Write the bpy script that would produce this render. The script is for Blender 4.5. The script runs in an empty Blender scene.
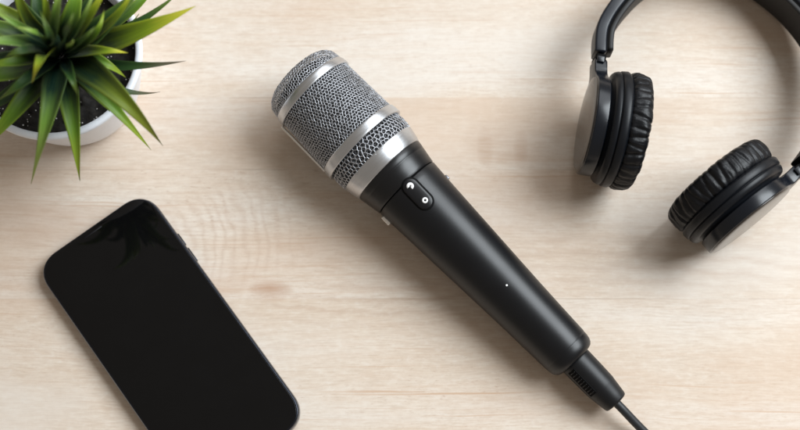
import bpy, bmesh, math, random
from mathutils import Vector, Matrix, noise
random.seed(7)
PI = math.pi
sc = bpy.context.scene
COL = sc.collection

# ------------------------------------------------------------------ camera
FOC = 1240.0                        # focal length in photo pixels (800 wide)
DEP = 620.0                         # mm to the table along the optical axis
TILT = math.radians(11.5)           # leaning back from straight down
OFFC = 51.0                         # the photo is cropped off-centre from a taller frame
FW = Vector((0, math.sin(TILT), -math.cos(TILT))); UP = Vector((0, math.cos(TILT), math.sin(TILT)))
CAM = -(FW * FOC + UP * OFFC) * (DEP / FOC)
cam_d = bpy.data.cameras.new('camera')
cam = bpy.data.objects.new('camera', cam_d)
COL.objects.link(cam)
cam.location = CAM / 1000
cam.rotation_euler = (TILT, 0, 0)
cam_d.shift_y = OFFC / 800
cam_d.sensor_width = 36
cam_d.lens = 36 * FOC / 800.0
cam_d.clip_start = 0.02
cam_d.clip_end = 30
cam_d.dof.use_dof = True
cam_d.dof.focus_distance = (DEP - 33) / 1000
cam_d.dof.aperture_fstop = 5.0
sc.camera = cam

# ------------------------------------------------------------------ light
world = bpy.data.worlds.new('World'); sc.world = world
world.use_nodes = True
bg = world.node_tree.nodes['Background']
bg.inputs[0].default_value = (1.0, 0.89, 0.77, 1)
bg.inputs[1].default_value = 0.27

def area(name, az, el, dist, size, power, color, size_y=None, target=(0, 0, 0)):
    l = bpy.data.lights.new(name, 'AREA')
    l.shape = 'RECTANGLE'; l.size = size; l.size_y = size_y or size
    l.energy = power; l.color = color
    o = bpy.data.objects.new(name, l); COL.objects.link(o)
    a, e = math.radians(az), math.radians(el)
    d = Vector((math.cos(a) * math.cos(e), math.sin(a) * math.cos(e), math.sin(e)))
    o.location = Vector(target) + d * dist
    o.rotation_euler = d.to_track_quat('Z', 'Y').to_euler()
    return o
area('window_light', 22, 47, 1.80, 1.10, 45.5, (0.89, 0.955, 1.0))
area('room_fill', 70, 40, 1.9, 1.2, 12.0, (0.92, 0.96, 1.0))  # weak fill lamp, added without a visible source

sc.view_settings.view_transform = 'Standard'
sc.view_settings.look = 'None'
sc.view_settings.exposure = 0.0
sc.view_settings.gamma = 1.0
sc.render.resolution_x = 1024
sc.render.resolution_y = 550

# ------------------------------------------------------------------ helpers
def at(px, py, z=0.0):
    """photo pixel at height z (mm) -> world mm"""
    ray = FW * FOC + Vector((1, 0, 0)) * (px - 400) + UP * (215 + OFFC - py)
    return CAM + ray * ((z - CAM.z) / ray.z)

def mm_px(p):
    """mm per photo pixel at a world point"""
    return (p - CAM).dot(FW) / FOC

def link(name, bm, mat=None, parent=None, smooth=True, matrix=None):
    """bmesh in mm -> one mesh object in metres"""
    if matrix is not None:
        bmesh.ops.transform(bm, matrix=matrix, verts=bm.verts)
    bmesh.ops.scale(bm, vec=(0.001,) * 3, verts=bm.verts)
    me = bpy.data.meshes.new(name)
    bm.to_mesh(me); bm.free()
    if smooth:
        for p in me.polygons: p.use_smooth = True
    o = bpy.data.objects.new(name, me); COL.objects.link(o)
    if mat: me.materials.append(mat)
    if parent: o.parent = parent
    return o

def tag(o, label=None, cat=None, group=None, kind=None):
    if label: o['label'] = label
    if cat: o['category'] = cat
    if group: o['group'] = group
    if kind: o['kind'] = kind
    return o

def empty(name, loc_mm, mat3=None):
    o = bpy.data.objects.new(name, None); COL.objects.link(o)
    o.empty_display_size = 0.01
    M = Matrix.Translation(Vector(loc_mm) * 0.001)
    if mat3 is not None: M = M @ mat3.to_4x4()
    o.matrix_world = M
    return o

def recalc(bm):
    bmesh.ops.recalc_face_normals(bm, faces=bm.faces)

def lathe_x(bm, prof, n=96, cap=True):
    """prof: (x, r) list, revolved about X"""
    rings = []
    for x, r in prof:
        if r < 1e-4:
            rings.append([bm.verts.new((x, 0, 0))])
        else:
            rings.append([bm.verts.new((x, r * math.cos(2 * PI * i / n), r * math.sin(2 * PI * i / n))) for i in range(n)])
    for a, b in zip(rings, rings[1:]):
        for i in range(n):
            j = (i + 1) % n
            if len(a) == 1 and len(b) == 1: continue
            if len(a) == 1: bm.faces.new((a[0], b[i], b[j]))
            elif len(b) == 1: bm.faces.new((a[i], b[0], a[j]))
            else: bm.faces.new((a[i], b[i], b[j], a[j]))
    if cap:
        for r in (rings[0], rings[-1]):
            if len(r) > 1: bm.faces.new(r)
    recalc(bm)

def rot_profile(axis='z'):
    # maps X axis to Z axis
    return Matrix(((0, 0, -1, 0), (0, 1, 0, 0), (1, 0, 0, 0), (0, 0, 0, 1)))

def arc(cx, cr, rad, a0, a1, n=6):
    return [(cx + rad * math.cos(math.radians(a0 + (a1 - a0) * i / n)),
             cr + rad * math.sin(math.radians(a0 + (a1 - a0) * i / n))) for i in range(n + 1)]

def outline_prism(bm, pts, z0, z1, bev=0.6, seg=3):
    """closed outline in XY extruded z0..z1 with rounded edges (insets)"""
    n = len(pts)
    cx = sum(p[0] for p in pts) / n; cy = sum(p[1] for p in pts) / n
    nor = []
    for i in range(n):
        a = Vector(pts[i - 1]); b = Vector(pts[(i + 1) % n])
        t = (b - a).normalized(); nor.append(Vector((t.y, -t.x)))
    area2 = sum(pts[i][0] * pts[(i + 1) % n][1] - pts[(i + 1) % n][0] * pts[i][1] for i in range(n))
    if area2 < 0: nor = [-v for v in nor]
    rings = []
    def ring(inset, z):
        rings.append([bm.verts.new((pts[i][0] - nor[i].x * inset, pts[i][1] - nor[i].y * inset, z)) for i in range(n)])
    for k in range(seg + 1):
        a = PI / 2 * k / seg
        ring(bev * (1 - math.sin(a)), z0 + bev * (1 - math.cos(a)))
    for k in range(seg + 1):
        a = PI / 2 * k / seg
        ring(bev * (1 - math.cos(a)), z1 - bev * (1 - math.sin(a)))
    for a, b in zip(rings, rings[1:]):
        for i in range(n):
            j = (i + 1) % n
            bm.faces.new((a[i], a[j], b[j], b[i]))
    bm.faces.new(rings[0]); bm.faces.new(rings[-1])
    recalc(bm)

def rrect(w, h, r, n=14, sup=2.3):
    """rounded rectangle outline, slightly superelliptic corners"""
    out = []
    for (sx, sy, a0) in ((1, 1, 0), (-1, 1, 90), (-1, -1, 180), (1, -1, 270)):
        for i in range(n + 1):
            a = math.radians(a0 + 90 * i / n)
            c, s = math.cos(a), math.sin(a)
            c = math.copysign(abs(c) ** (2 / sup), c); s = math.copysign(abs(s) ** (2 / sup), s)
            out.append((sx * (w / 2 - r) + r * c, sy * (h / 2 - r) + r * s))
    return out

def box(bm, cx, cy, cz, sx, sy, sz, bev=0.5, mat=None, seg=2):
    b2 = bmesh.new()
    bmesh.ops.create_cube(b2, size=1)
    bmesh.ops.scale(b2, vec=(sx, sy, sz), verts=b2.verts)
    if bev: bmesh.ops.bevel(b2, geom=list(b2.edges), offset=bev, segments=seg, profile=0.5, affect='EDGES')
    bmesh.ops.translate(b2, vec=(cx, cy, cz), verts=b2.verts)
    if mat is not None: bmesh.ops.transform(b2, matrix=mat, verts=b2.verts)
    me = bpy.data.meshes.new('tmp'); b2.to_mesh(me); b2.free()
    bm.from_mesh(me); bpy.data.meshes.remove(me)

def catmull(P, n=10):
    out = []
    for i in range(len(P) - 1):
        p0 = P[max(i - 1, 0)]; p1 = P[i]; p2 = P[i + 1]; p3 = P[min(i + 2, len(P) - 1)]
        for k in range(n):
            t = k / n
            out.append(0.5 * ((2 * p1) + (-p0 + p2) * t + (2 * p0 - 5 * p1 + 4 * p2 - p3) * t * t + (-p0 + 3 * p1 - 3 * p2 + p3) * t ** 3))
    out.append(P[-1].copy())
    return out

def tube(bm, pts, rad, n=16):
    prev = None; first = None
    up = Vector((0, 0, 1))
    for i, p in enumerate(pts):
        t = (pts[min(i + 1, len(pts) - 1)] - pts[max(i - 1, 0)]).normalized()
        s = t.cross(up).normalized(); u = s.cross(t)
        r = rad(i / (len(pts) - 1)) if callable(rad) else rad
        ring = [bm.verts.new(p + s * (r * math.cos(2 * PI * k / n)) + u * (r * math.sin(2 * PI * k / n))) for k in range(n)]
        if prev:
            for k in range(n):
                bm.faces.new((prev[k], prev[(k + 1) % n], ring[(k + 1) % n], ring[k]))
        else: first = ring
        prev = ring
    bm.faces.new(first); bm.faces.new(prev)
    recalc(bm)

# ------------------------------------------------------------------ materials
def mat_new(name):
    m = bpy.data.materials.new(name); m.use_nodes = True
    nt = m.node_tree
    return m, nt, nt.nodes['Principled BSDF']

def N(nt, typ, **kw):
    n = nt.nodes.new(typ)
    for k, v in kw.items(): setattr(n, k, v)
    return n

def math_n(nt, op, a, b=None, c=None, clamp=False):
    n = nt.nodes.new('ShaderNodeMath'); n.operation = op; n.use_clamp = clamp
    for i, v in enumerate((a, b, c)):
        if v is None: continue
        if isinstance(v, (int, float)): n.inputs[i].default_value = v
        else: nt.links.new(v, n.inputs[i])
    return n.outputs[0]

def mapping(nt, src, scale, loc=(0, 0, 0), rot=(0, 0, 0)):
    n = nt.nodes.new('ShaderNodeMapping')
    nt.links.new(src, n.inputs['Vector'])
    n.inputs['Scale'].default_value = scale; n.inputs['Location'].default_value = loc
    n.inputs['Rotation'].default_value = rot
    return n.outputs[0]

def noise_n(nt, vec, scale, detail=4, rough=0.55, dist=0.0):
    n = nt.nodes.new('ShaderNodeTexNoise')
    nt.links.new(vec, n.inputs['Vector'])
    n.inputs['Scale'].default_value = scale; n.inputs['Detail'].default_value = detail
    n.inputs['Roughness'].default_value = rough; n.inputs['Distortion'].default_value = dist
    return n.outputs['Fac']

def ramp(nt, fac, stops, interp='LINEAR'):
    n = nt.nodes.new('ShaderNodeValToRGB')
    n.color_ramp.interpolation = interp
    el = n.color_ramp.elements
    while len(el) < len(stops): el.new(0.5)
    for e, (p, c) in zip(el, stops):
        e.position = p; e.color = (c if len(c) == 4 else (*c, 1)) if not isinstance(c, (int, float)) else (c, c, c, 1)
    nt.links.new(fac, n.inputs[0])
    return n.outputs[0]

def mix(nt, fac, a, b, mode='MIX'):
    n = nt.nodes.new('ShaderNodeMix'); n.data_type = 'RGBA'; n.blend_type = mode
    if isinstance(fac, (int, float)): n.inputs[0].default_value = fac
    else: nt.links.new(fac, n.inputs[0])
    for idx, v in ((6, a), (7, b)):
        if isinstance(v, tuple): n.inputs[idx].default_value = (*v[:3], 1)
        else: nt.links.new(v, n.inputs[idx])
    return n.outputs[2]

def bump(nt, bsdf, h, strength, dist=0.0002, normal=None):
    b = nt.nodes.new('ShaderNodeBump')
    b.inputs['Strength'].default_value = strength; b.inputs['Distance'].default_value = dist
    nt.links.new(h, b.inputs['Height'])
    if normal: nt.links.new(normal, b.inputs['Normal'])
    nt.links.new(b.outputs[0], bsdf.inputs['Normal'])
    return b.outputs[0]

def obj_co(nt):
    return N(nt, 'ShaderNodeTexCoord').outputs['Object']

def plain(name, color, rough, metal=0.0, grain=0.0, grain_scale=6000, rough_var=0.06, coat=0.0, spec=0.5, dust=0.0):
    m, nt, b = mat_new(name)
    co = obj_co(nt)
    b.inputs['Metallic'].default_value = metal
    b.inputs['Specular IOR Level'].default_value = spec
    b.inputs['Coat Weight'].default_value = coat
    nz = noise_n(nt, co, 90, 5, 0.6)
    rr = math_n(nt, 'MULTIPLY_ADD', nz, rough_var * 2, rough - rough_var)
    nt.links.new(rr, b.inputs['Roughness'])
    c2 = tuple(min(1, x * 1.18 + 0.001) for x in color)
    cc = mix(nt, nz, color, c2)
    if dust:
        d = noise_n(nt, co, 2600, 1, 0.5)
        dm = math_n(nt, 'GREATER_THAN', d, 1 - dust)
        cc = mix(nt, dm, cc, (0.35, 0.33, 0.31))
    nt.links.new(cc, b.inputs['Base Color'])
    if grain:
        g = noise_n(nt, co, grain_scale, 2, 0.6)
        bump(nt, b, g, grain, 0.00005)
    return m

def brushed(name, color, rough, sc_vec):
    """satin metal turned on a lathe (grain runs round local X)"""
    m, nt, b = mat_new(name)
    co = obj_co(nt)
    v = mapping(nt, co, sc_vec)
    g = noise_n(nt, v, 1.0, 4, 0.7)
    b.inputs['Metallic'].default_value = 1.0
    nt.links.new(ramp(nt, g, [(0.3, tuple(c * 0.9 for c in color)), (0.7, color)]), b.inputs['Base Color'])
    nt.links.new(math_n(nt, 'MULTIPLY_ADD', g, 0.16, rough - 0.08), b.inputs['Roughness'])
    bump(nt, b, g, 0.12, 0.00004)
    return m

M_silver = brushed('satin_silver', (0.62, 0.635, 0.66), 0.33, (2500, 120, 120))
M_mesh = plain('grille_wire', (0.42, 0.43, 0.455), 0.50, 1.0, 0.0, rough_var=0.08)
M_foam = plain('grille_foam', (0.012, 0.012, 0.013), 0.95, 0, 0.5, 2500)
M_handle = plain('handle_black', (0.0024, 0.0028, 0.0040), 0.36, 0, 0.10, 7000, 0.04, spec=0.40)
M_collar = plain('collar_black', (0.003, 0.0032, 0.004), 0.33, 0, 0.05, 9000, 0.03, spec=0.45)
M_groove = plain('groove_black', (0.0010, 0.0010, 0.0011), 0.7, spec=0.12)
M_switch = plain('switch_black', (0.004, 0.004, 0.005), 0.34, 0, 0.0, spec=0.35)
M_white = plain('white_mark', (0.82, 0.82, 0.82), 0.4)
M_chrome = plain('bright_metal', (0.75, 0.73, 0.70), 0.22, 1.0)
M_rubber = plain('plug_black', (0.004, 0.0045, 0.0055), 0.42, 0, 0.12, 7000, spec=0.36)
M_cable = plain('cable_black', (0.0095, 0.0105, 0.0125), 0.50, 0, 0.10, 6000)
M_hshell = plain('headphone_shell', (0.0022, 0.0038, 0.0072), 0.25, 0, 0.05, 9000, 0.03, spec=0.45)
M_hplate = plain('headphone_plate', (0.003, 0.004, 0.0062), 0.40, 0, 0.1, 8000, 0.04, spec=0.3)
M_hcap = plain('headphone_cap', (0.026, 0.020, 0.016), 0.17, 0, 0.03, 9000, 0.03, spec=0.6)
M_hband = plain('headphone_band', (0.005, 0.007, 0.012), 0.38, 0, 0.1, 7000, 0.04, spec=0.42)
M_hpad_in = plain('band_pad', (0.007, 0.0068, 0.007), 0.6, 0, 0.2, 3000, 0.05)
M_phone_frame = plain('phone_frame', (0.030, 0.033, 0.042), 0.24, 1.0, 0.0)
M_phone_side = plain('phone_edge', (0.16, 0.165, 0.18), 0.28, 1.0, 0.0)
M_bezel = plain('phone_glass', (0.0022, 0.0022, 0.0024), 0.035, 0, rough_var=0.008, spec=0.30)
M_slot = plain('earpiece_mesh', (0.005, 0.005, 0.006), 0.5, spec=0.2)

def leather_mat():
    m, nt, b = mat_new('pad_leatherette')
    co = obj_co(nt)
    b.inputs['Base Color'].default_value = (0.0025, 0.003, 0.0045, 1)
    b.inputs['Specular IOR Level'].default_value = 0.30
    b.inputs['Roughness'].default_value = 0.40
    v = N(nt, 'ShaderNodeTexVoronoi'); v.inputs['Scale'].default_value = 1500
    nt.links.new(co, v.inputs['Vector'])
    n1 = noise_n(nt, co, 420, 5, 0.6, 0.6)
    b1 = nt.nodes.new('ShaderNodeBump'); b1.inputs['Strength'].default_value = 0.25; b1.inputs['Distance'].default_value = 0.0009
    nt.links.new(n1, b1.inputs['Height'])
    bump(nt, b, v.outputs['Distance'], 0.18, 0.0001, b1.outputs[0])
    return m
M_leather = leather_mat()

def wood_mat():
    m, nt, b = mat_new('pale_birch')
    co = obj_co(nt)
    sep = N(nt, 'ShaderNodeSeparateXYZ'); nt.links.new(co, sep.inputs[0])
    X, Y = sep.outputs[0], sep.outputs[1]
    def px_y(py): return -(py - 215) * 0.0005
    def px_x(px): return (px - 400) * 0.0005
    # which stave: seams at these heights of the board (random widths)
    seams = [px_y(p) for p in (-420, -300, -155, -45, 92, 168, 300, 452, 560, 700)]
    pid = None
    for i, s in enumerate(seams):
        g = math_n(nt, 'LESS_THAN', Y, s)
        g = math_n(nt, 'MULTIPLY', g, [0.37, 0.23, 0.41, 0.17, 0.31, 0.27, 0.43, 0.19, 0.29, 0.35][i])
        pid = g if pid is None else math_n(nt, 'ADD', pid, g)
    seam = None
    for s in seams:
        d = math_n(nt, 'ABSOLUTE', math_n(nt, 'SUBTRACT', Y, s))
        l = math_n(nt, 'SUBTRACT', 1.0, math_n(nt, 'DIVIDE', d, 0.00035), clamp=True)
        seam = l if seam is None else math_n(nt, 'MAXIMUM', seam, l)
    # per-stave offset of the grain
    comb = N(nt, 'ShaderNodeCombineXYZ')
    nt.links.new(math_n(nt, 'MULTIPLY', pid, 3.1), comb.inputs[0])
    nt.links.new(math_n(nt, 'MULTIPLY', pid, 7.7), comb.inputs[2])
    add = N(nt, 'ShaderNodeVectorMath', operation='ADD')
    nt.links.new(co, add.inputs[0]); nt.links.new(comb.outputs[0], add.inputs[1])
    P = add.outputs[0]
    warp = noise_n(nt, mapping(nt, P, (5, 14, 1)), 1.0, 3, 0.5)
    wy = math_n(nt, 'MULTIPLY_ADD', math_n(nt, 'SUBTRACT', warp, 0.5), 0.012, Y)
    c2 = N(nt, 'ShaderNodeCombineXYZ')
    sp = N(nt, 'ShaderNodeSeparateXYZ'); nt.links.new(P, sp.inputs[0])
    nt.links.new(sp.outputs[0], c2.inputs[0]); nt.links.new(wy, c2.inputs[1]); nt.links.new(sp.outputs[2], c2.inputs[2])
    W = c2.outputs[0]
    broad = noise_n(nt, mapping(nt, W, (4.5, 34, 1)), 1.0, 4, 0.55)
    mid = noise_n(nt, mapping(nt, W, (30, 330, 1)), 1.0, 5, 0.62)
    fine = noise_n(nt, mapping(nt, W, (110, 1150, 1)), 1.0, 4, 0.65)
    fleck = noise_n(nt, mapping(nt, P, (260, 1500, 1)), 1.0, 2, 0.6)
    cloud = noise_n(nt, mapping(nt, P, (8, 14, 1)), 1.0, 3, 0.5)
    col = ramp(nt, broad, [(0.30, (0.64, 0.53, 0.425)), (0.50, (0.70, 0.605, 0.508)), (0.72, (0.735, 0.67, 0.60))])
    midm = ramp(nt, mid, [(0.35, 0.75), (0.56, 0.0)])
    col = mix(nt, math_n(nt, 'MULTIPLY', midm, 0.45), col, (0.60, 0.44, 0.32))
    finem = ramp(nt, fine, [(0.33, 1.0), (0.52, 0.0)])
    col = mix(nt, math_n(nt, 'MULTIPLY', finem, 0.46), col, (0.52, 0.40, 0.30))
    fineh = ramp(nt, fine, [(0.52, 0.0), (0.72, 1.0)])
    col = mix(nt, math_n(nt, 'MULTIPLY', fineh, 0.42), col, (0.78, 0.70, 0.61))
    flm = ramp(nt, fleck, [(0.62, 0.0), (0.72, 1.0)])
    flm = math_n(nt, 'MULTIPLY', flm, ramp(nt, cloud, [(0.42, 0.15), (0.62, 1.0)]))
    col = mix(nt, math_n(nt, 'MULTIPLY', flm, 0.55), col, (0.40, 0.25, 0.17))
    mott = noise_n(nt, mapping(nt, P, (230, 420, 1)), 1.0, 4, 0.7)
    col = mix(nt, math_n(nt, 'MULTIPLY', ramp(nt, mott, [(0.34, 1.0), (0.52, 0.0)]), 0.24), col, (0.56, 0.45, 0.36))
    col = mix(nt, math_n(nt, 'MULTIPLY', ramp(nt, mott, [(0.52, 0.0), (0.70, 1.0)]), 0.30), col, (0.78, 0.74, 0.68))
    long = noise_n(nt, mapping(nt, W, (7, 620, 1)), 1.0, 3, 0.6)
    lm = math_n(nt, 'MULTIPLY', ramp(nt, long, [(0.30, 1.0), (0.40, 0.0)]), ramp(nt, cloud, [(0.38, 0.15), (0.58, 0.95)]))
    col = mix(nt, lm, col, (0.56, 0.385, 0.265))
    patch = noise_n(nt, mapping(nt, P, (6.5, 17, 1), (0.31, 0.12, 0)), 1.0, 3, 0.55, 0.4)
    col = mix(nt, ramp(nt, patch, [(0.47, 0.0), (0.66, 0.42)]), col, (0.60, 0.43, 0.31))
    col = mix(nt, ramp(nt, patch, [(0.30, 0.40), (0.46, 0.0)]), col, (0.76, 0.715, 0.66))
    # cathedral growth arcs and knots
    def blob(px, py, rx, ry, soft=1.0):
        dx = math_n(nt, 'DIVIDE', math_n(nt, 'SUBTRACT', X, px_x(px)), rx * 0.0005)
        dy = math_n(nt, 'DIVIDE', math_n(nt, 'SUBTRACT', Y, px_y(py)), ry * 0.0005)
        d2 = math_n(nt, 'ADD', math_n(nt, 'MULTIPLY', dx, dx), math_n(nt, 'MULTIPLY', dy, dy))
        n = math_n(nt, 'MULTIPLY_ADD', math_n(nt, 'SUBTRACT', cloud, 0.5), 1.2, d2)
        return math_n(nt, 'SUBTRACT', 1.0, n, clamp=True), d2
    jit = noise_n(nt, mapping(nt, co, (55, 40, 1)), 1.0, 3, 0.5)
    def rings(cx, cy, ax, ay, freq, mask, amount, col, jamt=0.005):
        dx = math_n(nt, 'MULTIPLY', math_n(nt, 'SUBTRACT', X, px_x(cx)), ax)
        dy = math_n(nt, 'MULTIPLY', math_n(nt, 'SUBTRACT', Y, px_y(cy)), ay)
        r = math_n(nt, 'SQRT', math_n(nt, 'ADD', math_n(nt, 'MULTIPLY', dx, dx), math_n(nt, 'MULTIPLY', dy, dy)))
        r = math_n(nt, 'MULTIPLY_ADD', jit, jamt, r)
        s = math_n(nt, 'SINE', math_n(nt, 'MULTIPLY', r, freq))
        s = math_n(nt, 'POWER', math_n(nt, 'MULTIPLY_ADD', s, 0.5, 0.5), 2.0)
        f = math_n(nt, 'MULTIPLY', math_n(nt, 'MULTIPLY', s, mask), amount)
        f = math_n(nt, 'MULTIPLY', f, ramp(nt, fleck, [(0.3, 0.45), (0.6, 1.0)]))
        return mix(nt, f, col, (0.47, 0.325, 0.235))
    mA, _ = blob(225, 232, 95, 62)
    col = rings(130, 262, 1.0, 0.8, 1150, mA, 0.36, col, 0.016)
    mB, _ = blob(640, 262, 210, 40)
    col = rings(600, 420, 0.35, 1.0, 900, mB, 0.30, col)
    mC, _ = blob(380, 300, 150, 34)
    col = rings(380, 190, 0.42, 1.0, 1000, mC, 0.34, col)
    # broad soft stains
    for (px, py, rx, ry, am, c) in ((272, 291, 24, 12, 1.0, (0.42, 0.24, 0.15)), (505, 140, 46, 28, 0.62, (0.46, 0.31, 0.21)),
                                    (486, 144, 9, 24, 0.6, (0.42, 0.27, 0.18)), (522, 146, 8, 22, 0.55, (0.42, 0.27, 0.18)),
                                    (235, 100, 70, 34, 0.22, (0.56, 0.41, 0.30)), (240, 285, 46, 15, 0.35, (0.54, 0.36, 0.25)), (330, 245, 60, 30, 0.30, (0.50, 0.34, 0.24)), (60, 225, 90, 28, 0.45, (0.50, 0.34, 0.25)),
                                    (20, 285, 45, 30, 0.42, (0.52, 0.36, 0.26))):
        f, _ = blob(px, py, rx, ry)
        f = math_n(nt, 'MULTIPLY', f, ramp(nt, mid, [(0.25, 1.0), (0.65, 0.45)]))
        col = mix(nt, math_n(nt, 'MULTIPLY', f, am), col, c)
    # stave tint and seam line
    tint = math_n(nt, 'FRACT', math_n(nt, 'MULTIPLY', pid, 5.3))
    col = mix(nt, math_n(nt, 'MULTIPLY', tint, 0.16), col, (0.60, 0.47, 0.36))
    brk = noise_n(nt, mapping(nt, co, (16, 3, 1)), 1.0, 2, 0.5)
    sm = math_n(nt, 'MULTIPLY', seam, ramp(nt, brk, [(0.42, 0.0), (0.62, 0.55)]))
    col = mix(nt, sm, col, (0.36, 0.24, 0.16))
    nt.links.new(col, b.inputs['Base Color'])
    nt.links.new(math_n(nt, 'MULTIPLY_ADD', fine, 0.18, 0.46), b.inputs['Roughness'])
    b.inputs['Specular IOR Level'].default_value = 0.32
    h = math_n(nt, 'ADD', math_n(nt, 'MULTIPLY', fine, 0.7), math_n(nt, 'MULTIPLY', flm, -0.5))
    bump(nt, b, h, 0.28, 0.00012)
    return m
M_wood = wood_mat()

# ------------------------------------------------------------------ table
bm = bmesh.new()
box(bm, 0, 0, -14, 1500, 1000, 28, bev=2.5, seg=3)
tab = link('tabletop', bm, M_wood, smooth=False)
tag(tab, kind='structure')

# ------------------------------------------------------------------ phone
def build_phone():
    d, q = Vector((0.578, 0.816)), Vector((0.816, -0.578))
    def pt(a, b):
        p = d * a + q * b
        return at(p.x, p.y, 7.6)
    e0, e1 = pt(236.8, -58.6), pt(519.8, -58.6)
    c = (e0 + e1) / 2; dv = e1 - e0
    ang = math.atan2(dv.y, dv.x)                  # long axis pointing down the photo
    root = empty('smartphone', (c.x, c.y, 0), Matrix.Rotation(ang, 3, 'Z'))
    tag(root, 'black smartphone lying face up with a blank dark screen on the pale wood, lower left', 'phone')
    Lp = dv.length; Wp = (pt(379, 10.8) - pt(379, -128)).length; R = 13.4
    T = 7.6
    bm = bmesh.new()
    outline_prism(bm, rrect(Lp, Wp, R, 16), 0.02, T - 0.35, bev=1.7, seg=6)
    link('frame', bm, M_phone_side, root)
    bm = bmesh.new()
    outline_prism(bm, rrect(Lp - 1.2, Wp - 1.2, R - 0.6, 16), T - 0.9, T + 0.02, bev=0.55, seg=5)
    link('bezel', bm, M_phone_frame, root)
    bm = bmesh.new()
    outline_prism(bm, rrect(Lp - 2.9, Wp - 2.9, R - 1.45, 16), T - 0.7, T + 0.16, bev=0.12, seg=2)
    link('screen', bm, M_bezel, root)
    bm = bmesh.new()   # earpiece slot (top is -X locally)
    outline_prism(bm, rrect(0.8, 10.5, 0.39, 8), T + 0.0, T + 0.19, bev=0.02, seg=1)
    o = link('earpiece', bm, M_slot, root); o.location.x = -(Lp / 2 - 3.3) * 0.001
    # side keys on the upper right edge (+Y side locally = right of the photo)
    for (t0, ln) in ((302, 14.5), (321, 17)):
        bm = bmesh.new()
        x = (t0 - 379.4) * Lp / 280.8
        box(bm, x + 0, Wp / 2 + 0.05, 4.3, ln * 0.48, 1.0, 2.4, bev=0.45)
        link('side_button', bm, M_phone_frame, root)
    return root
build_phone()

# ------------------------------------------------------------------ microphone
AX = Vector((0.703, 0.711)); NX = Vector((0.711, -0.703))
def mic_px(t, s):
    p = AX * t + NX * s
    return p.x, p.y
Z_HEAD, Z_TAIL = 23.8, 12.9
pA = at(*mic_px(353, 157.5), Z_HEAD); pB = at(*mic_px(655, 155.6), Z_TAIL)
ax = (pB - pA); ax.normalize()
side = Vector((0, 0, 1)).cross(ax).normalized()     # to the upper right in the photo
upv = ax.cross(side).normalized()
MROT = Matrix((ax, side, upv)).transposed()
def lx(t):
    # x on the axis whose upper surface is seen at t
    f = (t - 353) / 302
    x = (at(*mic_px(t, 157.5 - 1.9 * f), Z_HEAD + (Z_TAIL - Z_HEAD) * f) - pA).dot(ax)
    r = (22 if t < 395 else 18 - 5.5 * (t - 417) / 235) * 0.6
    for _ in range(4):
        p = pA + ax * x + upv * r
        q = p - CAM; k = FOC / q.dot(FW)
        px, py = 400 + q.x * k, 215 + OFFC - q.dot(UP) * k
        x += (t - (px * AX.x + py * AX.y)) * mm_px(p)
    return x

mic = empty('microphone', pA, MROT)
tag(mic, 'black handheld microphone with silver wire mesh head, lying diagonally across the middle of the table', 'microphone')

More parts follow.
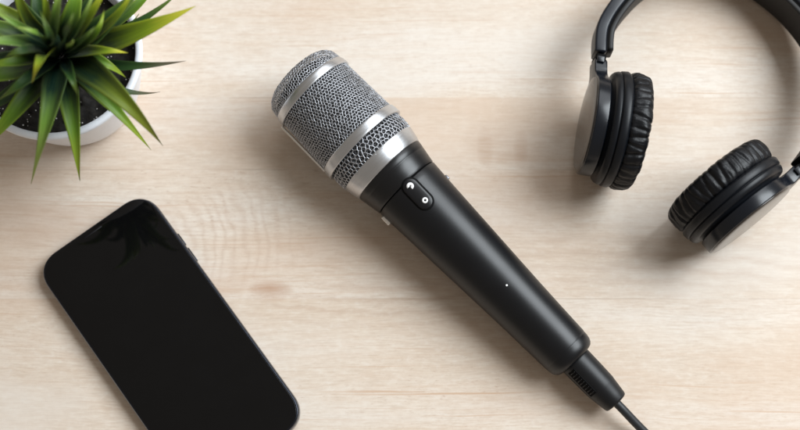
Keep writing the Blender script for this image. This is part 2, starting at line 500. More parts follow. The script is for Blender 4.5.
def hex_wires(name, surf, a0, a1, circ, pitch, rad, jitter, parent, wave=0.12, disc=False, seed=1, nsmall=5):
    """wire mesh of irregular cells; surf(a, phi) -> (point, normal)"""
    rnd = random.Random(seed)
    bm = bmesh.new()
    nodes = {}; edges = set()
    def key(p): return (round(p[0] * 50), round(p[1] * 50))
    h = pitch / math.sqrt(3)                       # hex side
    if not disc:
        nc = int(round(circ / pitch)); ph = circ / nc
        rows = max(1, int(round((a1 - a0) / (1.5 * h)))); hh = (a1 - a0) / (rows * 1.5) 
        for r in range(rows + 1):
            for c in range(nc):
                off = 0.5 * (r % 2)
                yA = a0 + r * 1.5 * hh
                # zig-zag row of two nodes per cell
                n1 = (r, c, 0); n2 = (r, c, 1)
                nodes[n1] = (yA - 0.25 * hh, (c + off) * ph)
                nodes[n2] = (yA + 0.25 * hh, (c + off + 0.5) * ph)
                edges.add((n1, n2)); edges.add((n2, (r, (c + 1) % nc, 0)))
                if r < rows:
                    # high node connects up to next row's low node directly above
                    tgt = c if off == 0 else (c + 1) % nc
                    # next row offset differs by half a cell: its low nodes sit above our high nodes
                    edges.add((n2, (r + 1, tgt, 0)))
        for k, (a, b) in nodes.items():
            edge_row = (k[0] == 0 or k[0] == rows)
            ja = rnd.uniform(-1, 1) * jitter * (0.4 if edge_row else 1)
            nodes[k] = (a + ja, (b + rnd.uniform(-1, 1) * jitter) / circ * 2 * PI)
    else:
        R = a1; n = int(R / h) + 3
        pts = {}
        for i in range(-n * 2, n * 2):
            for j in range(-n * 2, n * 2):
                cx = pitch * (i + 0.5 * j); cy = 1.5 * h * j
                if math.hypot(cx, cy) > R + pitch: continue
                ring = []
                for k in range(6):
                    a = PI / 6 + PI / 3 * k
                    q = (cx + h * math.cos(a), cy + h * math.sin(a)); kk = key(q)
                    pts.setdefault(kk, q); ring.append(kk)
                for k in range(6):
                    e = tuple(sorted((ring[k], ring[(k + 1) % 6]))); edges.add(e)
        for k, q in pts.items():
            x = q[0] + rnd.uniform(-1, 1) * jitter; y = q[1] + rnd.uniform(-1, 1) * jitter
            nodes[k] = (min(math.hypot(x, y), R), math.atan2(y, x))
    pos = {}
    for k, (a, phi) in nodes.items():
        p, nr = surf(a, phi)
        pos[k] = (p + nr * rnd.uniform(-wave, wave), nr)
    for e in edges:
        if e[0] not in pos or e[1] not in pos: continue
        (p, n0), (q, n1) = pos[e[0]], pos[e[1]]
        d = q - p
        if d.length < 0.15 or d.length > pitch * 2: continue
        d.normalize(); nr = (n0 + n1).normalized(); s = d.cross(nr).normalized(); u = s.cross(d)
        w = rad * rnd.uniform(0.85, 1.15)
        A = []; B = []
        midp = (p + q) / 2 + nr * 0.10
        C = []
        for k in range(nsmall):
            o = s * (w * math.cos(2 * PI * k / nsmall)) + u * (w * 0.8 * math.sin(2 * PI * k / nsmall))
            A.append(bm.verts.new(p - d * w * 0.3 + o)); C.append(bm.verts.new(midp + o * 0.9)); B.append(bm.verts.new(q + d * w * 0.3 + o))
        for k in range(nsmall):
            j = (k + 1) % nsmall
            bm.faces.new((A[k], C[k], C[j], A[j])); bm.faces.new((C[k], B[k], B[j], C[j]))
    recalc(bm)
    return link(name, bm, M_mesh, parent)

def cyl_surf(x0, x1, r_of_x):
    def f(a, phi):
        r = r_of_x(a)
        n = Vector((0, math.cos(phi), math.sin(phi)))
        return Vector((a, 0, 0)) + n * r, n
    return f
x_ring0, x_ring1 = lx(275), lx(284)
x_A0, x_A1 = lx(345.5), lx(356.5)
x_B0, x_B1 = lx(374.3), lx(391)
# side grille
rg = lambda a: 21.0 + 1.1 * (a - x_ring1) / (x_A0 - x_ring1)
hex_wires('side_grille', cyl_surf(0, 0, rg), x_ring1 - 0.6, x_A0 + 0.6, 2 * PI * 21.5, 1.62, 0.23, 0.30, mic, 0.14, seed=3)
rl = lambda a: 21.6 + 0.5 * math.sin(PI * (a - x_A1) / (x_B0 - x_A1))
hex_wires('lower_grille', cyl_surf(0, 0, rl), x_A1 - 0.8, x_B0 + 0.8, 2 * PI * 21.7, 2.25, 0.29, 0.42, mic, 0.16, seed=5)
# dome: profile by arc length from the tip
dome = [(lx(252.5), 0.0), (lx(252.8), 6), (lx(254.0), 11.5), (lx(256.4), 15.8), (lx(260.2), 18.8), (lx(265.5), 20.4), (lx(274.5), 21.0)]
dl = [0]
for p, q in zip(dome, dome[1:]): dl.append(dl[-1] + math.hypot(p[0] - q[0], p[1] - q[1]))
def dome_surf(a, phi):
    a = max(0, min(a, dl[-1] - 1e-4))
    for i in range(len(dl) - 1):
        if dl[i] <= a <= dl[i + 1]:
            f = (a - dl[i]) / (dl[i + 1] - dl[i])
            x = dome[i][0] * (1 - f) + dome[i + 1][0] * f; r = dome[i][1] * (1 - f) + dome[i + 1][1] * f
            tx = dome[i + 1][0] - dome[i][0]; tr = dome[i + 1][1] - dome[i][1]
            l = math.hypot(tx, tr); nx, nr = -tr / l, tx / l
            c, s = math.cos(phi), math.sin(phi)
            return Vector((x, r * c, r * s)), Vector((nx, nr * c, nr * s)).normalized()
hex_wires('dome_grille', dome_surf, 0, dl[-1], 0, 1.62, 0.23, 0.28, mic, 0.14, disc=True, seed=9)
M_mesh2 = plain('inner_wire', (0.26, 0.265, 0.28), 0.5, 1.0, 0.0, rough_var=0.08)
inner = hex_wires('inner_grille', cyl_surf(0, 0, lambda a: rg(a) - 0.75), x_ring1 - 0.6, x_A0 + 0.6, 2 * PI * 20.9, 1.15, 0.13, 0.2, mic, 0.08, seed=31, nsmall=4)
inner.data.materials[0] = M_mesh2
inner = hex_wires('inner_grille', cyl_surf(0, 0, lambda a: rl(a) - 0.8), x_A1 - 0.8, x_B0 + 0.8, 2 * PI * 20.9, 1.3, 0.13, 0.22, mic, 0.08, seed=33, nsmall=4)
inner.data.materials[0] = M_mesh2
# foam behind the wires
bm = bmesh.new()
lathe_x(bm, [(lx(259), 0), (lx(260), 11), (lx(264), 16.5), (lx(268), 18.9), (lx(276), 19.7), (lx(285), 19.8), (lx(345), 20.7), (lx(358), 20.6), (lx(376), 20.3), (lx(380), 15), (lx(380), 0)], 64, cap=False)
link('foam_liner', bm, M_foam, mic)

def band_prof(x0, x1, r0, r1, thick=1.6, bev=0.45):
    return [(x0 + 0.05, r0 - thick), (x0, r0 - bev), (x0 + bev * 0.3, r0 - bev * 0.3), (x0 + bev, r0)] + \
           [(x0 + (x1 - x0) * f, r0 + (r1 - r0) * f + 0.12 * math.sin(PI * f)) for f in (0.25, 0.5, 0.75)] + \
           [(x1 - bev, r1), (x1 - bev * 0.3, r1 - bev * 0.3), (x1, r1 - bev), (x1 - 0.05, r1 - thick)]
def closed_lathe(bm, prof, n=128):
    rings = [[bm.verts.new((x, r * math.cos(2 * PI * i / n), r * math.sin(2 * PI * i / n))) for i in range(n)] for x, r in prof]
    for a, b in zip(rings, rings[1:] + rings[:1]):
        for i in range(n):
            j = (i + 1) % n
            bm.faces.new((a[i], b[i], b[j], a[j]))
    recalc(bm)
for nm, x0, x1, r0, r1 in (('top_ring', x_ring0, x_ring1, 21.6, 22.2), ('middle_ring', x_A0, x_A1, 23.1, 23.6), ('lower_ring', x_B0, x_B1, 21.9, 20.3)):
    bm = bmesh.new(); closed_lathe(bm, band_prof(x0, x1, r0, r1)); link(nm, bm, M_silver, mic)
# struts joining the top and middle rings
for ang in (187, 304):
    bm = bmesh.new()
    a = math.radians(ang)
    M = Matrix.Rotation(a, 4, 'X')
    L = x_A0 - x_ring1
    box(bm, (x_A0 + x_ring1) / 2, 22.7, 0, L + 0.8, 1.2, 1.3, 0.3, M)
    link('strut', bm, M_chrome, mic)
# collar
xs = lx(417)
bm = bmesh.new()
lathe_x(bm, [(x_B1 - 1.0, 15), (x_B1 - 0.2, 19.7), (x_B1 + 0.4, 20.0), (lx(396), 19.75), (lx(399.0), 19.5), (lx(399.4), 19.36), (lx(400.2), 19.36), (lx(400.6), 19.38),
             (lx(406), 18.9), (lx(413), 18.35), (xs - 0.55, 18.15), (xs - 0.25, 17.9), (xs - 0.15, 17.0), (xs - 0.1, 12)], 128)
link('collar', bm, M_collar, mic)
bm = bmesh.new(); lathe_x(bm, [(xs - 0.4, 12), (xs - 0.4, 17.1), (xs + 0.4, 17.1), (xs + 0.4, 12)], 96)
link('seam_ring', bm, M_groove, mic)
# handle
tail = [(xs + 0.1, 12), (xs + 0.15, 17.0), (xs + 0.22, 17.8), (xs + 0.6, 18.05)]
for t, r in ((424, 17.85), (450, 17.2), (480, 16.55), (510, 15.9), (545, 15.1), (580, 14.35), (610, 13.8), (635, 13.4), (645, 13.25)):
    tail.append((lx(t), r))
tail += [(lx(646.5), 13.12), (lx(647.2), 13.02), (lx(648), 13.08), (lx(652), 12.95), (lx(655.5), 12.6), (lx(658.5), 11.9), (lx(660.6), 10.9), (lx(661.6), 9.6), (lx(661.6), 8.4), (lx(658), 8.2), (lx(658), 0)]
bm = bmesh.new(); lathe_x(bm, tail, 128, cap=False)
bm.faces.ensure_lookup_table()
link('handle', bm, M_handle, mic)

def handle_r(x):
    pts = [(lx(417), 18.15), (lx(424), 17.85), (lx(450), 17.2), (lx(480), 16.55), (lx(510), 15.9), (lx(545), 15.1), (lx(580), 14.35)]
    if x <= pts[0][0]: return 18.15 + (pts[0][0] - x) * 0.075
    for (a, b), (c, d) in zip(pts, pts[1:]):
        if x <= c: return b + (d - b) * (x - a) / (c - a)
    return 14.3

def wrap_patch(outline, lift, depth, bev, phi0=0.0, cx=0.0, step=1.0):
    """a capsule patch that follows the barrel: outline (x, y) about (cx, phi0)"""
    bm = bmesh.new()
    n = len(outline)
    nor = []
    for i in range(n):
        a = Vector(outline[i - 1]); b = Vector(outline[(i + 1) % n]); t = (b - a).normalized(); nor.append(Vector((t.y, -t.x)))
    rings = []
    def P(x, y, h):
        r = handle_r(cx + x); a = PI / 2 + phi0 - y / r * -1
        return Vector((cx + x, (r + h) * math.cos(a) , (r + h) * math.sin(a)))
    levels = [(0, -depth), (0, lift - bev), (bev * 0.3, lift - bev * 0.3), (bev, lift)]
    for inset, h in levels:
        rings.append([bm.verts.new(P(outline[i][0] - nor[i].x * inset, outline[i][1] - nor[i].y * inset, h)) for i in range(n)])
    for f in (0.75, 0.5, 0.25):
        rings.append([bm.verts.new(P((outline[i][0] - nor[i].x * bev) * f, (outline[i][1] - nor[i].y * bev) * f, lift)) for i in range(n)])
    for a, b in zip(rings, rings[1:]):
        for i in range(n):
            j = (i + 1) % n
            bm.faces.new((a[i], a[j], b[j], b[i]))
    bm.faces.new(rings[-1])
    recalc(bm)
    return bm
def capsule(L, W, n=14):
    r = W / 2
    return [(L / 2 - r + r * math.cos(a), r * math.sin(a)) for a in [(-PI / 2 + PI * i / n) for i in range(n + 1)]] + \
           [(-L / 2 + r + r * math.cos(a), r * math.sin(a)) for a in [(PI / 2 + PI * i / n) for i in range(n + 1)]]
# switch, facing up: its slot, body and two raised marks
sx, sphi = lx(433.0), math.radians(5.0)
link('switch_slot', wrap_patch(capsule(18.6, 9.3), 0.06, 0.6, 0.04, sphi, sx), M_groove, mic)
sw = link('switch', wrap_patch(capsule(17.0, 7.6), 0.55, 0.4, 0.35, sphi, sx), M_switch, mic)
def ring_patch(r_out, r_in, cx, dy, a0, a1, lift=0.68, base=0.5):
    bm = bmesh.new(); n = 22; full = abs(a1 - a0) >= 359
    vs = []
    for i in range(n + (0 if full else 1)):
        a = math.radians(a0 + (a1 - a0) * i / n)
        q = []
        for rr, h in ((r_in, base), (r_in, lift), (r_out, lift), (r_out, base)):
            x = cx + rr * math.cos(a); y = dy + rr * math.sin(a)
            R = handle_r(x); ph = PI / 2 + sphi + y / R
            q.append(bm.verts.new((x, (R + h) * math.cos(ph), (R + h) * math.sin(ph))))
        vs.append(q)
    m = len(vs)
    for i in range(m if full else m - 1):
        A, B = vs[i], vs[(i + 1) % m]
        for k in range(3): bm.faces.new((A[k], A[k + 1], B[k + 1], B[k]))
    if not full:
        bm.faces.new(vs[0]); bm.faces.new(vs[-1])
    recalc(bm)
    return bm
link('switch_mark', ring_patch(1.7, 0.35, sx - 5.0, 0.1, 95, 370), M_white, sw)
link('switch_mark', ring_patch(1.4, 0.55, sx + 4.6, -0.3, 0, 360), M_white, sw)
# tiny white dot and hair-fine pin further down
link('indicator_dot', wrap_patch(capsule(1.0, 0.98, 8), 0.10, 0.2, 0.05, math.radians(4), lx(559)), M_white, mic)
link('pin_hole', wrap_patch(capsule(0.8, 0.78, 8), 0.05, 0.2, 0.02, math.radians(7), lx(452)), M_groove, mic)
# side lugs
def lug(t, sy, size, mt):
    bm = bmesh.new(); r = handle_r(lx(t))
    box(bm, lx(t), sy * (r + size[1] * 0.20), -0.5, size[0], size[1], size[2], 0.5, None, 3)
    link('screw_lug', bm, mt, mic)
lug(427.0, -1, (5.2, 2.4, 2.6), M_chrome)
lug(437.5, 1, (2.6, 1.8, 2.0), M_phone_side)

def fatten(o):
    for ch in o.children:
        for v in ch.data.vertices:
            f = 1.0 - 0.02 * v.co.x / 0.145
            v.co.y *= f; v.co.z *= f
        fatten(ch)
bpy.context.view_layer.update()
fatten(mic)

# ------------------------------------------------------------------ cable with plug (follows the microphone axis, then lies on the table)
cab = empty('microphone_cable', pA + ax * lx(661), MROT)
tag(cab, 'thin black cable and its tapered black plug, pushed into the tail of the microphone', 'cable')
def cx_(t): return lx(t) - lx(661)
bm = bmesh.new()
lathe_x(bm, [(cx_(659), 6), (cx_(659), 7.6), (cx_(663), 7.95), (cx_(664), 7.95), (cx_(680), 7.85), (cx_(699), 7.6), (cx_(700.5), 7.5), (cx_(703), 7.3), (cx_(712), 6.75), (cx_(719), 6.3), (cx_(720.6), 6.0), (cx_(721.3), 5.4), (cx_(721.4), 4.6), (cx_(720.2), 3.4), (cx_(719), 2.3)], 64)
plug = link('plug', bm, M_rubber, cab)
# plate with made-up ridges standing in for an illegible moulded mark, plug's left side
bm = bmesh.new()
Mg = Matrix.Rotation(math.radians(140), 4, 'X')
box(bm, cx_(682), 7.55, 0, 15.5, 0.9, 4.6, 0.35, Mg)
gp = link('mark_plate', bm, M_groove, plug)
bm = bmesh.new()
for i in range(9):
    box(bm, cx_(682) - 6.4 + i * 1.6, 8.05, 0, 0.55, 0.4, 3.2, 0.12, Mg, 1)
link('mark_ridges', bm, M_switch, gp)
# cord
Pw = [pA + ax * lx(718), pA + ax * lx(724), pA + ax * lx(732)]
e = Pw[-1].copy()
d2 = Vector((ax.x, ax.y, 0)).normalized()
n2 = Vector((-d2.y, d2.x, 0))
for (L, off) in ((8, 0.2), (18, 0.7), (32, 1.4), (55, 1.0), (85, -4), (125, -20), (165, -50)):
    p = e + d2 * L + n2 * off; p.z = max(2.15, e.z - L * 0.30 if L < 30 else 2.15)
    Pw.append(p)
pts = catmull(Pw, 8)
Mi = (Matrix.Translation(pA + ax * lx(661)) @ MROT.to_4x4()).inverted()
bm = bmesh.new(); tube(bm, [Mi @ p for p in pts], 2.1, 20)
link('cord', bm, M_cable, cab)

# ------------------------------------------------------------------ headphones
hp_c = at(715, 90, 0)
hp = empty('headphones', hp_c)
tag(hp, 'black on-ear headphones with wrinkled padded ear cups, lying on their side at the upper right', 'headphones')
def hp_link(name, bm, mat, parent=None, smooth=True):
    """bm in world mm; parented to the headphones root"""
    bmesh.ops.translate(bm, vec=-hp_c, verts=bm.verts)
    return link(name, bm, mat, parent or hp, smooth)

def make_cup(cpx, u2, w2, tilt, z, seed, arm_w, pt=1.0):
    c = at(*cpx, z)
    u = (at(cpx[0] + u2[0] * 20, cpx[1] + u2[1] * 20, z) - c).normalized()
    w = Vector((w2[0], -w2[1], 0)); w = (w - u * w.dot(u)).normalized()
    t = math.radians(tilt)
    wv = w * math.cos(t) + Vector((0, 0, 1)) * math.sin(t)
    v = Vector((0, 0, 1)) * math.cos(t) - w * math.sin(t)
    M = Matrix.Translation(c) @ Matrix((wv, u, v)).transposed().to_4x4()   # local: x=outer, y=to band, z=up
    R = 28.4
    rnd = random.Random(seed)
    def ln(name, bm, mat, parent=None):
        bmesh.ops.transform(bm, matrix=M, verts=bm.verts)
        return hp_link(name, bm, mat, parent)
    # cup body: two stacked plates, a dark recess
    bm = bmesh.new()
    lathe_x(bm, [(-1.0, 20), (-1.0, R - 1.2), (-0.2, R - 0.5), (0.4, R - 0.2), (3.0, R - 0.5), (3.5, R - 0.9), (3.65, R - 1.9), (3.95, R - 1.9),
                 (4.1, R - 1.1), (4.6, R - 0.9), (6.2, R - 1.5), (7.0, R - 2.2), (7.3, R - 3.4), (8.0, R - 5.5), (9.4, R - 5.6), (9.4, 0)], 96, cap=False)
    cup = ln('ear_cup', bm, M_hplate)
    # pleated pad
    bm = bmesh.new()
    nth, nps = 420, 40
    # irregular pleat positions
    k = 36; pos = []; a = 0
    for i in range(k):
        a += rnd.uniform(0.75, 1.25); pos.append(a)
    pos = [p / a * 2 * PI for p in pos]
    amp = [rnd.uniform(0.55, 1.2) for _ in pos]; skew = [rnd.uniform(-0.032, 0.032) for _ in pos]
    rings = []
    for i in range(nth):
        th = 2 * PI * i / nth
        ring = []
        for j in range(nps):
            ps = 2 * PI * j / nps                   # 0 = radially outwards, pi/2 = towards the ear
            c_, s_ = math.cos(ps), math.sin(ps)
            ex = 0.68
            ox = math.copysign(abs(s_) ** ex, s_); orr = math.copysign(abs(c_) ** ex, c_)
            x = pt * (-6.6 - 7.0 * ox); r = (R - 7.6) + 7.6 * orr
            # pleat creases
            crease = 0
            for q, (p0, am, sk) in enumerate(zip(pos, amp, skew)):
                dd = (th - p0 - sk * ox * 2.0 + PI) % (2 * PI) - PI
                if abs(dd) < 0.11:
                    crease += am * math.exp(-(dd / 0.031) ** 2)
            wgt = (max(0, c_) ** 0.6) * (0.35 + 0.65 * abs(math.sin((1 - (ox + 1) / 2) * PI * 0.5 + 0.5))) if c_ > 0 else 0
            wgt += max(0, s_) * 0.35
            puff = noise.noise(Vector((math.cos(th) * 6 + seed, math.sin(th) * 6, ox * 1.5))) * 0.9
            fine = noise.noise(Vector((math.cos(th) * 30 + seed, math.sin(th) * 30, ox * 2.5))) * 0.35
            dr = (-crease * 0.8 + puff * 0.7 + fine * 0.8) * min(1, wgt)
            r2 = r + dr * c_; x2 = x - dr * s_ * 0.6
            ring.append(bm.verts.new((x2, r2 * math.cos(th), r2 * math.sin(th))))
        rings.append(ring)
    for i in range(nth):
        A, B = rings[i], rings[(i + 1) % nth]
        for j in range(nps):
            jj = (j + 1) % nps
            bm.faces.new((A[j], A[jj], B[jj], B[j]))
    recalc(bm)
    ln('ear_pad', bm, M_leather, cup)
    # speaker cloth inside the pad
    bm = bmesh.new(); lathe_x(bm, [(-4.0, 0), (-4.0, 15), (-1, 20), (-1, 0)], 48, cap=False)
    ln('speaker_cloth', bm, M_foam, cup)
    # shell: round drum that runs into the arm
    r0 = 24.3; hw = 6.5
    out = []
    a0 = math.degrees(math.asin(hw / r0)) + 14
    a0r = math.radians(a0)
    n = 60
    # local (y,z) outline; arm leaves towards +y
    for i in range(n + 1):
        a = a0r + (2 * PI - 2 * a0r) * i / n
        out.append((r0 * math.cos(a), r0 * math.sin(a)))
    low = out[-1]
    for f in (0.25, 0.5, 0.75, 1.0):
        y = low[0] + (27.0 - low[0]) * f; z_ = low[1] + (-hw - low[1]) * (1 - (1 - f) ** 2); out.append((y, z_))
    out += [(31.0, -hw * 0.98), (32.2, -hw * 0.8), (32.2, hw * 0.8), (31.0, hw * 0.98)]
    hi = out[0]
    for f in (1.0, 0.75, 0.5, 0.25):
        y = hi[0] + (27.0 - hi[0]) * f; z_ = hi[1] + (hw - hi[1]) * (1 - (1 - f) ** 2); out.append((y, z_))
    bm = bmesh.new()
    outline_prism(bm, out, 8.9, 15.2, bev=0.7, seg=4)
    # prism lies in XY, extruded along Z: rotate so (x,y,z)->(z, x, y)
    Mr = Matrix(((0, 0, 1, 0), (1, 0, 0, 0), (0, 1, 0, 0), (0, 0, 0, 1)))
    bmesh.ops.transform(bm, matrix=Mr, verts=bm.verts)
    for vv in bm.verts:                            # arm leans towards the band end
        if vv.co.y > 18: vv.co.x += (vv.co.y - 18) ** 1.5 / (14 ** 1.5) * arm_w
    sh = ln('cup_shell', bm, M_hshell, cup)
    bm = bmesh.new()
    lathe_x(bm, [(14.6, 0), (14.6, 22.9), (15.0, 23.35), (15.5, 23.3), (15.9, 22.6), (16.2, 20), (16.5, 10), (16.55, 0)], 96, cap=False)
    ln('outer_cap', bm, M_hcap, cup)
    # hinge at the arm's end
    hx = 12.1 + arm_w
    bm = bmesh.new()
    box(bm, hx, 33.4, 0, 5.2, 3.4, 11.0, 0.8, None, 3)
    hg = ln('hinge', bm, M_groove)
    bm = bmesh.new()
    box(bm, hx + 0.2, 31.6, 6.7, 3.6, 3.2, 1.0, 0.4, None, 3)
    ln('hinge_clip', bm, M_hshell, hg)
    return M @ Vector((hx, 36.0, 0)), (M.to_3x3() @ Vector((0, 1, 0)))

h1, d1 = make_cup((617, 130), (0.13, -0.99), (-0.99, -0.13), 3.5, 28.6, 11, 1.2, 0.84)
h2, d2_ = make_cup((729, 196.5), (0.793, -0.609), (0.609, 0.793), 4.5, 28.4, 23, -1.2)

ctrl = [h1 + Vector((0, 0, 0)), at(602, 30, 26.5), at(619, 4, 25), at(646, -20, 21), at(690, -38, 16), at(738, -31, 14), at(779, -6, 14),
        at(810, 26, 17), at(829, 62, 21), at(834, 98, 25), at(826, 135, 27), h2 + d2_ * 3, h2]
path = catmull(ctrl, 12)
def band_strip(name, o0, o1, hfun, mat, parent=None, bev=0.9, start=0, end=None):
    """cross-section: offset o0..o1 (towards outside positive) x height"""
    bm = bmesh.new(); cen = at(715, 75, 20); prev = None; first = None
    P = path[start:end]
    for i, p in enumerate(P):
        t = (P[min(i + 1, len(P) - 1)] - P[max(i - 1, 0)]); t.z = 0; t.normalize()
        s = Vector((t.y, -t.x, 0))
        if s.dot(p - cen) < 0: s = -s
        f = i / (len(P) - 1); hh = hfun(f) / 2
        sec = []
        b = bev
        for (so, sh, a0) in ((1, 1, 0), (-1, 1, 90), (-1, -1, 180), (1, -1, 270)):
            for kk in range(5):
                a = math.radians(a0 + 90 * kk / 4)
                oo = ((o1 - b) if so > 0 else (o0 + b)) + b * math.cos(a)
                zz = sh * (hh - b) + b * math.sin(a)
                sec.append(bm.verts.new(p + s * oo + Vector((0, 0, zz))))
        if prev:
            m = len(sec)
            for k in range(m): bm.faces.new((prev[k], prev[(k + 1) % m], sec[(k + 1) % m], sec[k]))
        else: first = sec
        prev = sec
    bm.faces.new(first); bm.faces.new(prev); recalc(bm)
    return hp_link(name, bm, mat, parent)
hf = lambda f: 12.5 + 10 * math.sin(PI * f) ** 0.8
band = band_strip('headband', -2.6, 3.3, hf, M_hband, bev=1.3)
band_strip('headband_rim', -3.2, -2.5, lambda f: hf(f) - 1.6, M_groove, band, 0.3, 1, -1)
band_strip('headband_padding', -6.0, -3.1, lambda f: hf(f) - 0.8, M_hpad_in, band, 1.2, 2, -2)

# ------------------------------------------------------------------ plant in its pot
POT_H = 52.0
pc = at(52, 53, POT_H)
pot = empty('flower_pot', (pc.x, pc.y, 0))
tag(pot, 'round white ceramic pot holding dark potting soil and the spiky plant', 'pot')
M_pot = plain('pot_ceramic', (0.78, 0.81, 0.90), 0.32, 0, 0.0, rough_var=0.05)
Rp = 90 * mm_px(pc)
bm = bmesh.new()
RB = Rp - 12.5
prof = [(0.0, 0), (0.0, RB - 2.0), (0.6, RB - 0.6), (2.0, RB)]
for f in (0.15, 0.3, 0.45, 0.6, 0.75, 0.9): prof.append((2 + (POT_H - 6) * f, RB + (Rp - 0.9 - RB) * (f ** 0.8)))
prof += [(POT_H - 3.0, Rp - 0.2), (POT_H - 1.2, Rp + 0.05), (POT_H - 0.3, Rp - 0.5), (POT_H, Rp - 1.5), (POT_H - 0.2, Rp - 2.8), (POT_H - 1.2, Rp - 3.5), (POT_H - 12, Rp - 4.5), (POT_H - 20, Rp - 6), (POT_H - 20, 0)]
lathe_x(bm, prof, 128, cap=False)
bmesh.ops.transform(bm, matrix=rot_profile(), verts=bm.verts); recalc(bm)
link('pot_body', bm, M_pot, pot)

def soil_mat():
    m, nt, b = mat_new('potting_soil')
    co = obj_co(nt)
    n1 = noise_n(nt, co, 500, 5, 0.7)
    c = ramp(nt, n1, [(0.35, (0.004, 0.0035, 0.003)), (0.7, (0.022, 0.017, 0.013))])
    v = N(nt, 'ShaderNodeTexVoronoi'); v.inputs['Scale'].default_value = 900; v.feature = 'F1'
    nt.links.new(co, v.inputs['Vector'])
    r = N(nt, 'ShaderNodeSeparateColor'); nt.links.new(v.outputs['Color'], r.inputs[0])
    pick = math_n(nt, 'GREATER_THAN', r.outputs[0], 0.91)
    near = math_n(nt, 'LESS_THAN', v.outputs['Distance'], 0.34)
    c = mix(nt, math_n(nt, 'MULTIPLY', math_n(nt, 'MULTIPLY', pick, near), 0.9), c, (0.62, 0.60, 0.58))
    nt.links.new(c, b.inputs['Base Color']); b.inputs['Roughness'].default_value = 0.85
    return m
bm = bmesh.new()
nr, na = 46, 150
zs = POT_H - 10
rings = []
for i in range(1, nr + 1):
    ring = []
    for j in range(na):
        r = (Rp - 4.2) * i / nr; a = 2 * PI * j / na
        x, y = r * math.cos(a), r * math.sin(a)
        z = zs + 1.6 * noise.noise(Vector((x * 0.25, y * 0.25, 1))) + 1.3 * noise.noise(Vector((x * 0.7, y * 0.7, 4))) + 2.0 * (1 - i / nr)
        ring.append(bm.verts.new((x, y, z)))
    rings.append(ring)
cv = bm.verts.new((0, 0, zs + 2))
for j in range(na): bm.faces.new((cv, rings[0][j], rings[0][(j + 1) % na]))
for a, b in zip(rings, rings[1:]):
    for j in range(na):
        jj = (j + 1) % na
        bm.faces.new((a[j], b[j], b[jj], a[jj]))
recalc(bm)
soil = link('soil', bm, soil_mat(), None)
soil.location = pot.location.copy()
tag(soil, 'dark potting soil with pale specks filling the white pot', 'soil', kind='stuff')

def leaf_mat(name, base, midc, tipc, edge):
    m, nt, b = mat_new(name)
    uv = N(nt, 'ShaderNodeUVMap'); uv.uv_map = 'leaf'
    sep = N(nt, 'ShaderNodeSeparateXYZ'); nt.links.new(uv.outputs[0], sep.inputs[0])
    U, V = sep.outputs[0], sep.outputs[1]
    nz = noise_n(nt, mapping(nt, uv.outputs[0], (2.5, 5, 1)), 1.0, 3, 0.5)
    uu = math_n(nt, 'MULTIPLY_ADD', math_n(nt, 'SUBTRACT', nz, 0.5), 0.30, U)
    c = ramp(nt, uu, [(0.0, tuple(x * 0.6 for x in base)), (0.34, base), (0.66, midc), (0.92, tipc), (1.0, tuple(x * 0.6 for x in tipc))])
    # lighter margin, fine parallel veins
    ev = math_n(nt, 'ABSOLUTE', math_n(nt, 'SUBTRACT', V, 0.5))
    em = math_n(nt, 'MULTIPLY', ramp(nt, ev, [(0.26, 0.0), (0.5, 1.0)]), 0.38)
    em = math_n(nt, 'MULTIPLY', em, ramp(nt, uu, [(0.15, 0.0), (0.5, 1.0)]))
    c = mix(nt, em, c, edge)
    ve = noise_n(nt, mapping(nt, uv.outputs[0], (1.5, 46, 1)), 1.0, 3, 0.6)
    c = mix(nt, math_n(nt, 'MULTIPLY', ramp(nt, ve, [(0.42, 0.0), (0.62, 1.0)]), 0.22), c, mix(nt, 0.5, c, edge))
    nt.links.new(c, b.inputs['Base Color'])
    nt.links.new(math_n(nt, 'MULTIPLY_ADD', ve, 0.15, 0.36), b.inputs['Roughness'])
    b.inputs['Specular IOR Level'].default_value = 0.4
    bump(nt, b, ve, 0.35, 0.0002)
    # thin-leaf glow through
    tr = N(nt, 'ShaderNodeBsdfTranslucent'); nt.links.new(mix(nt, 0.5, c, edge), tr.inputs[0])
    ms = N(nt, 'ShaderNodeMixShader'); ms.inputs[0].default_value = 0.20
    out = nt.nodes['Material Output']
    nt.links.new(b.outputs[0], ms.inputs[1]); nt.links.new(tr.outputs[0], ms.inputs[2]); nt.links.new(ms.outputs[0], out.inputs[0])
    return m
LM = {
 'y': leaf_mat('leaf_yellow_tip', (0.008, 0.030, 0.018), (0.20, 0.30, 0.014), (0.60, 0.56, 0.04), (0.42, 0.46, 0.03)),
 'g': leaf_mat('leaf_green', (0.006, 0.028, 0.022), (0.11, 0.23, 0.014), (0.36, 0.46, 0.04), (0.34, 0.44, 0.035)),
 'd': leaf_mat('leaf_dark', (0.004, 0.018, 0.017), (0.030, 0.085, 0.018), (0.13, 0.19, 0.02), (0.12, 0.19, 0.025)),
 'o': leaf_mat('leaf_olive', (0.007, 0.026, 0.014), (0.16, 0.22, 0.012), (0.24, 0.26, 0.03), (0.24, 0.30, 0.03)),
 'l': leaf_mat('leaf_light', (0.007, 0.036, 0.028), (0.15, 0.29, 0.035), (0.45, 0.58, 0.14), (0.30, 0.40, 0.09)),
 'b': leaf_mat('leaf_brown_tip', (0.006, 0.024, 0.016), (0.024, 0.070, 0.014), (0.085, 0.050, 0.022), (0.07, 0.13, 0.03)),
}
plant = empty('spiky_plant', (at(62, 57, 46).x, at(62, 57, 46).y, 44))
tag(plant, 'spiky rosette of long pointed green leaves with yellowish tips, growing from the white pot', 'plant')
plc = Vector((at(62, 57, 46).x, at(62, 57, 46).y, 44))
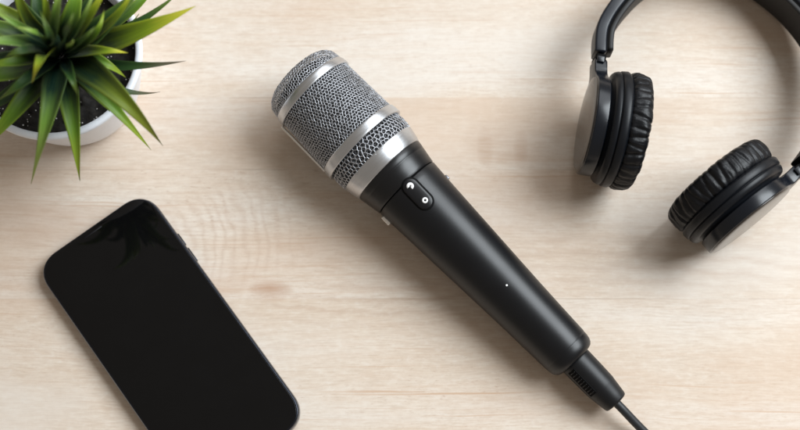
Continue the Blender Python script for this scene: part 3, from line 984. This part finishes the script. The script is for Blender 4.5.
def leaf(base, mid, tip, width, kind, fold=0.35, twist=0.0, wpos=0.30, brown=False):
    """base/mid/tip: (px, py, z). width mm at the widest"""
    A, B, C = at(*base), at(*mid), at(*tip)
    # B is a point the leaf passes through at t=.5
    Q = 2 * B - (A + C) / 2
    n = 26; m = 8
    bm = bmesh.new(); uvl = bm.loops.layers.uv.new('leaf')
    rows = []; data = {}
    for i in range(n + 1):
        t = i / n
        p = A * (1 - t) ** 2 + Q * 2 * t * (1 - t) + C * t * t
        tg = (2 * (1 - t) * (Q - A) + 2 * t * (C - Q)).normalized()
        s = tg.cross(Vector((0, 0, 1)))
        if s.length < 0.05: s = Vector((1, 0, 0))
        s.normalize(); u = s.cross(tg).normalized()
        a = twist * t
        s2 = s * math.cos(a) + u * math.sin(a); u2 = u * math.cos(a) - s * math.sin(a)
        if t < wpos: w = 0.62 + 0.38 * math.sin(PI / 2 * t / wpos)
        else: w = max(0.0, 1 - ((t - wpos) / (1 - wpos)) ** 1.12)
        w = max(w * width * 0.53, 0.06)
        row_t = []; row_b = []
        for j in range(m + 1):
            v = j / m * 2 - 1
            off = s2 * (w * v * math.cos(fold * abs(v))) + u2 * (w * fold * (abs(v) ** 1.4)) + u2 * (0.25 * noise.noise(Vector((t * 5 + base[0], v * 1.5, tip[0]))))
            q = p + off - plc
            th = 0.32 * (1 - abs(v) ** 2 * 0.8) * min(1, (1 - t) * 4 + 0.15)
            a_ = bm.verts.new(q + u2 * th); b_ = bm.verts.new(q - u2 * th)
            data[a_] = (t, j / m); data[b_] = (t, j / m)
            row_t.append(a_); row_b.append(b_)
        rows.append((row_t, row_b))
    def fc(vs):
        f = bm.faces.new(vs)
        for l in f.loops: l[uvl].uv = data[l.vert]
    for (t0, b0), (t1, b1) in zip(rows, rows[1:]):
        for j in range(m):
            fc((t0[j], t0[j + 1], t1[j + 1], t1[j])); fc((b0[j], b1[j], b1[j + 1], b0[j + 1]))
        fc((t0[0], t1[0], b1[0], b0[0])); fc((t0[m], b0[m], b1[m], t1[m]))
    fc(rows[0][0] + rows[0][1][::-1]); fc(rows[-1][0] + rows[-1][1][::-1])
    recalc(bm)
    return link('leaf', bm, LM[kind], plant)
C0 = (62, 57)
# (mid px, tip px, z mid, z tip, width, kind)
LEAVES = [
 ((128, 36), (196, 6), 84, 92, 13.0, 'y', 0.30),
 ((118, 66), (186, 61), 72, 70, 6.6, 'b', 0.35),
 ((112, 88), (160, 92), 70, 58, 5.4, 'b', 0.30),
 ((112, 88), (163, 146), 92, 72, 12.5, 'o', 0.40),
 ((104, 97), (151, 150), 78, 60, 8.4, 'g', 0.40),
 ((72, 112), (80, 181), 76, 62, 11.4, 'g', 0.40),
 ((52, 108), (31, 184), 88, 70, 12.5, 'l', 0.45),
 ((22, 104), (-22, 156), 76, 62, 12.0, 'g', 0.40),
 ((12, 73), (-42, 84), 84, 84, 16.0, 'g', 0.35),
 ((18, 42), (-36, 46), 98, 104, 8.0, 'l', 0.40),
 ((44, 58), (32, 83), 112, 110, 8.5, 'y', 0.45),
 ((40, 36), (14, 27), 116, 122, 4.6, 'l', 0.50),
 ((56, 22), (64, -24), 112, 122, 7.2, 'l', 0.45),
 ((24, 10), (22, -30), 100, 104, 7.0, 'y', 0.45),
 ((86, 22), (112, -22), 104, 112, 6.5, 'y', 0.45),
 ((98, 30), (150, -20), 86, 90, 13.0, 'd', 0.30),
 ((130, 28), (179, -8), 70, 74, 6.5, 'd', 0.35),
 ((108, 44), (139, 14), 66, 66, 8.0, 'd', 0.35),
 ((12, 16), (-34, -4), 94, 100, 8.0, 'y', 0.40),
 ((4, 30), (-40, 20), 80, 84, 10.0, 'g', 0.35),
 ((98, 52), (128, 53), 90, 88, 7.0, 'y', 0.40),
 ((92, 38), (104, 10), 104, 108, 5.0, 'g', 0.45),
 ((36, 24), (4, -20), 90, 92, 10.0, 'd', 0.35),
 ((6, 98), (-40, 118), 68, 58, 9.0, 'd', 0.35),
 ((-4, 62), (-50, 62), 68, 62, 10.0, 'd', 0.35),
 ((72, 16), (84, -34), 88, 90, 11.0, 'g', 0.35),
 ((40, 12), (40, -34), 84, 84, 11.0, 'd', 0.35),
 ((90, 8), (120, -40), 74, 74, 11.0, 'd', 0.35),
 ((28, 80), (-4, 102), 92, 86, 8.5, 'd', 0.40),
 ((84, 82), (110, 112), 74, 60, 8.0, 'd', 0.40),
 ((96, 60), (126, 78), 80, 70, 8.0, 'g', 0.40),
 ((56, 92), (50, 132), 74, 60, 9.0, 'd', 0.40),
 ((30, 50), (4, 58), 104, 106, 7.0, 'd', 0.40),
 ((66, 36), (74, 12), 120, 130, 5.5, 'd', 0.55),
 ((78, 44), (96, 26), 114, 122, 5.0, 'd', 0.55),
 ((52, 40), (40, 10), 112, 120, 6.0, 'd', 0.5),
 ((70, 74), (78, 96), 100, 96, 6.0, 'd', 0.45),
 ((130, 12), (160, -25), 64, 60, 7.0, 'g', 0.4),
 ((48, 16), (44, -30), 108, 116, 5.0, 'y', 0.5),
 ((22, 28), (-12, 8), 104, 110, 5.0, 'l', 0.5),
 ((80, 26), (96, -12), 112, 120, 4.6, 'l', 0.5),
 ((20, 62), (-20, 66), 92, 92, 8.0, 'g', 0.4),
 ((112, 22), (136, -18), 92, 96, 6.0, 'y', 0.4),
]
for i, (m_, t_, zm, zt, w, k, fo) in enumerate(LEAVES):
    a = math.atan2(m_[1] - C0[1], m_[0] - C0[0])
    b = (C0[0] + 5 * math.cos(a), C0[1] + 5 * math.sin(a), 50 + (zm - 60) * 0.5)
    leaf(b, (*m_, zm), (*t_, zt), w, k, fo, twist=random.uniform(-0.5, 0.5))
# the pale new shoot standing in the middle
leaf((68, 52, 78), (72, 46, 108), (73, 41, 128), 4.6, 'l', 0.75, wpos=0.6)
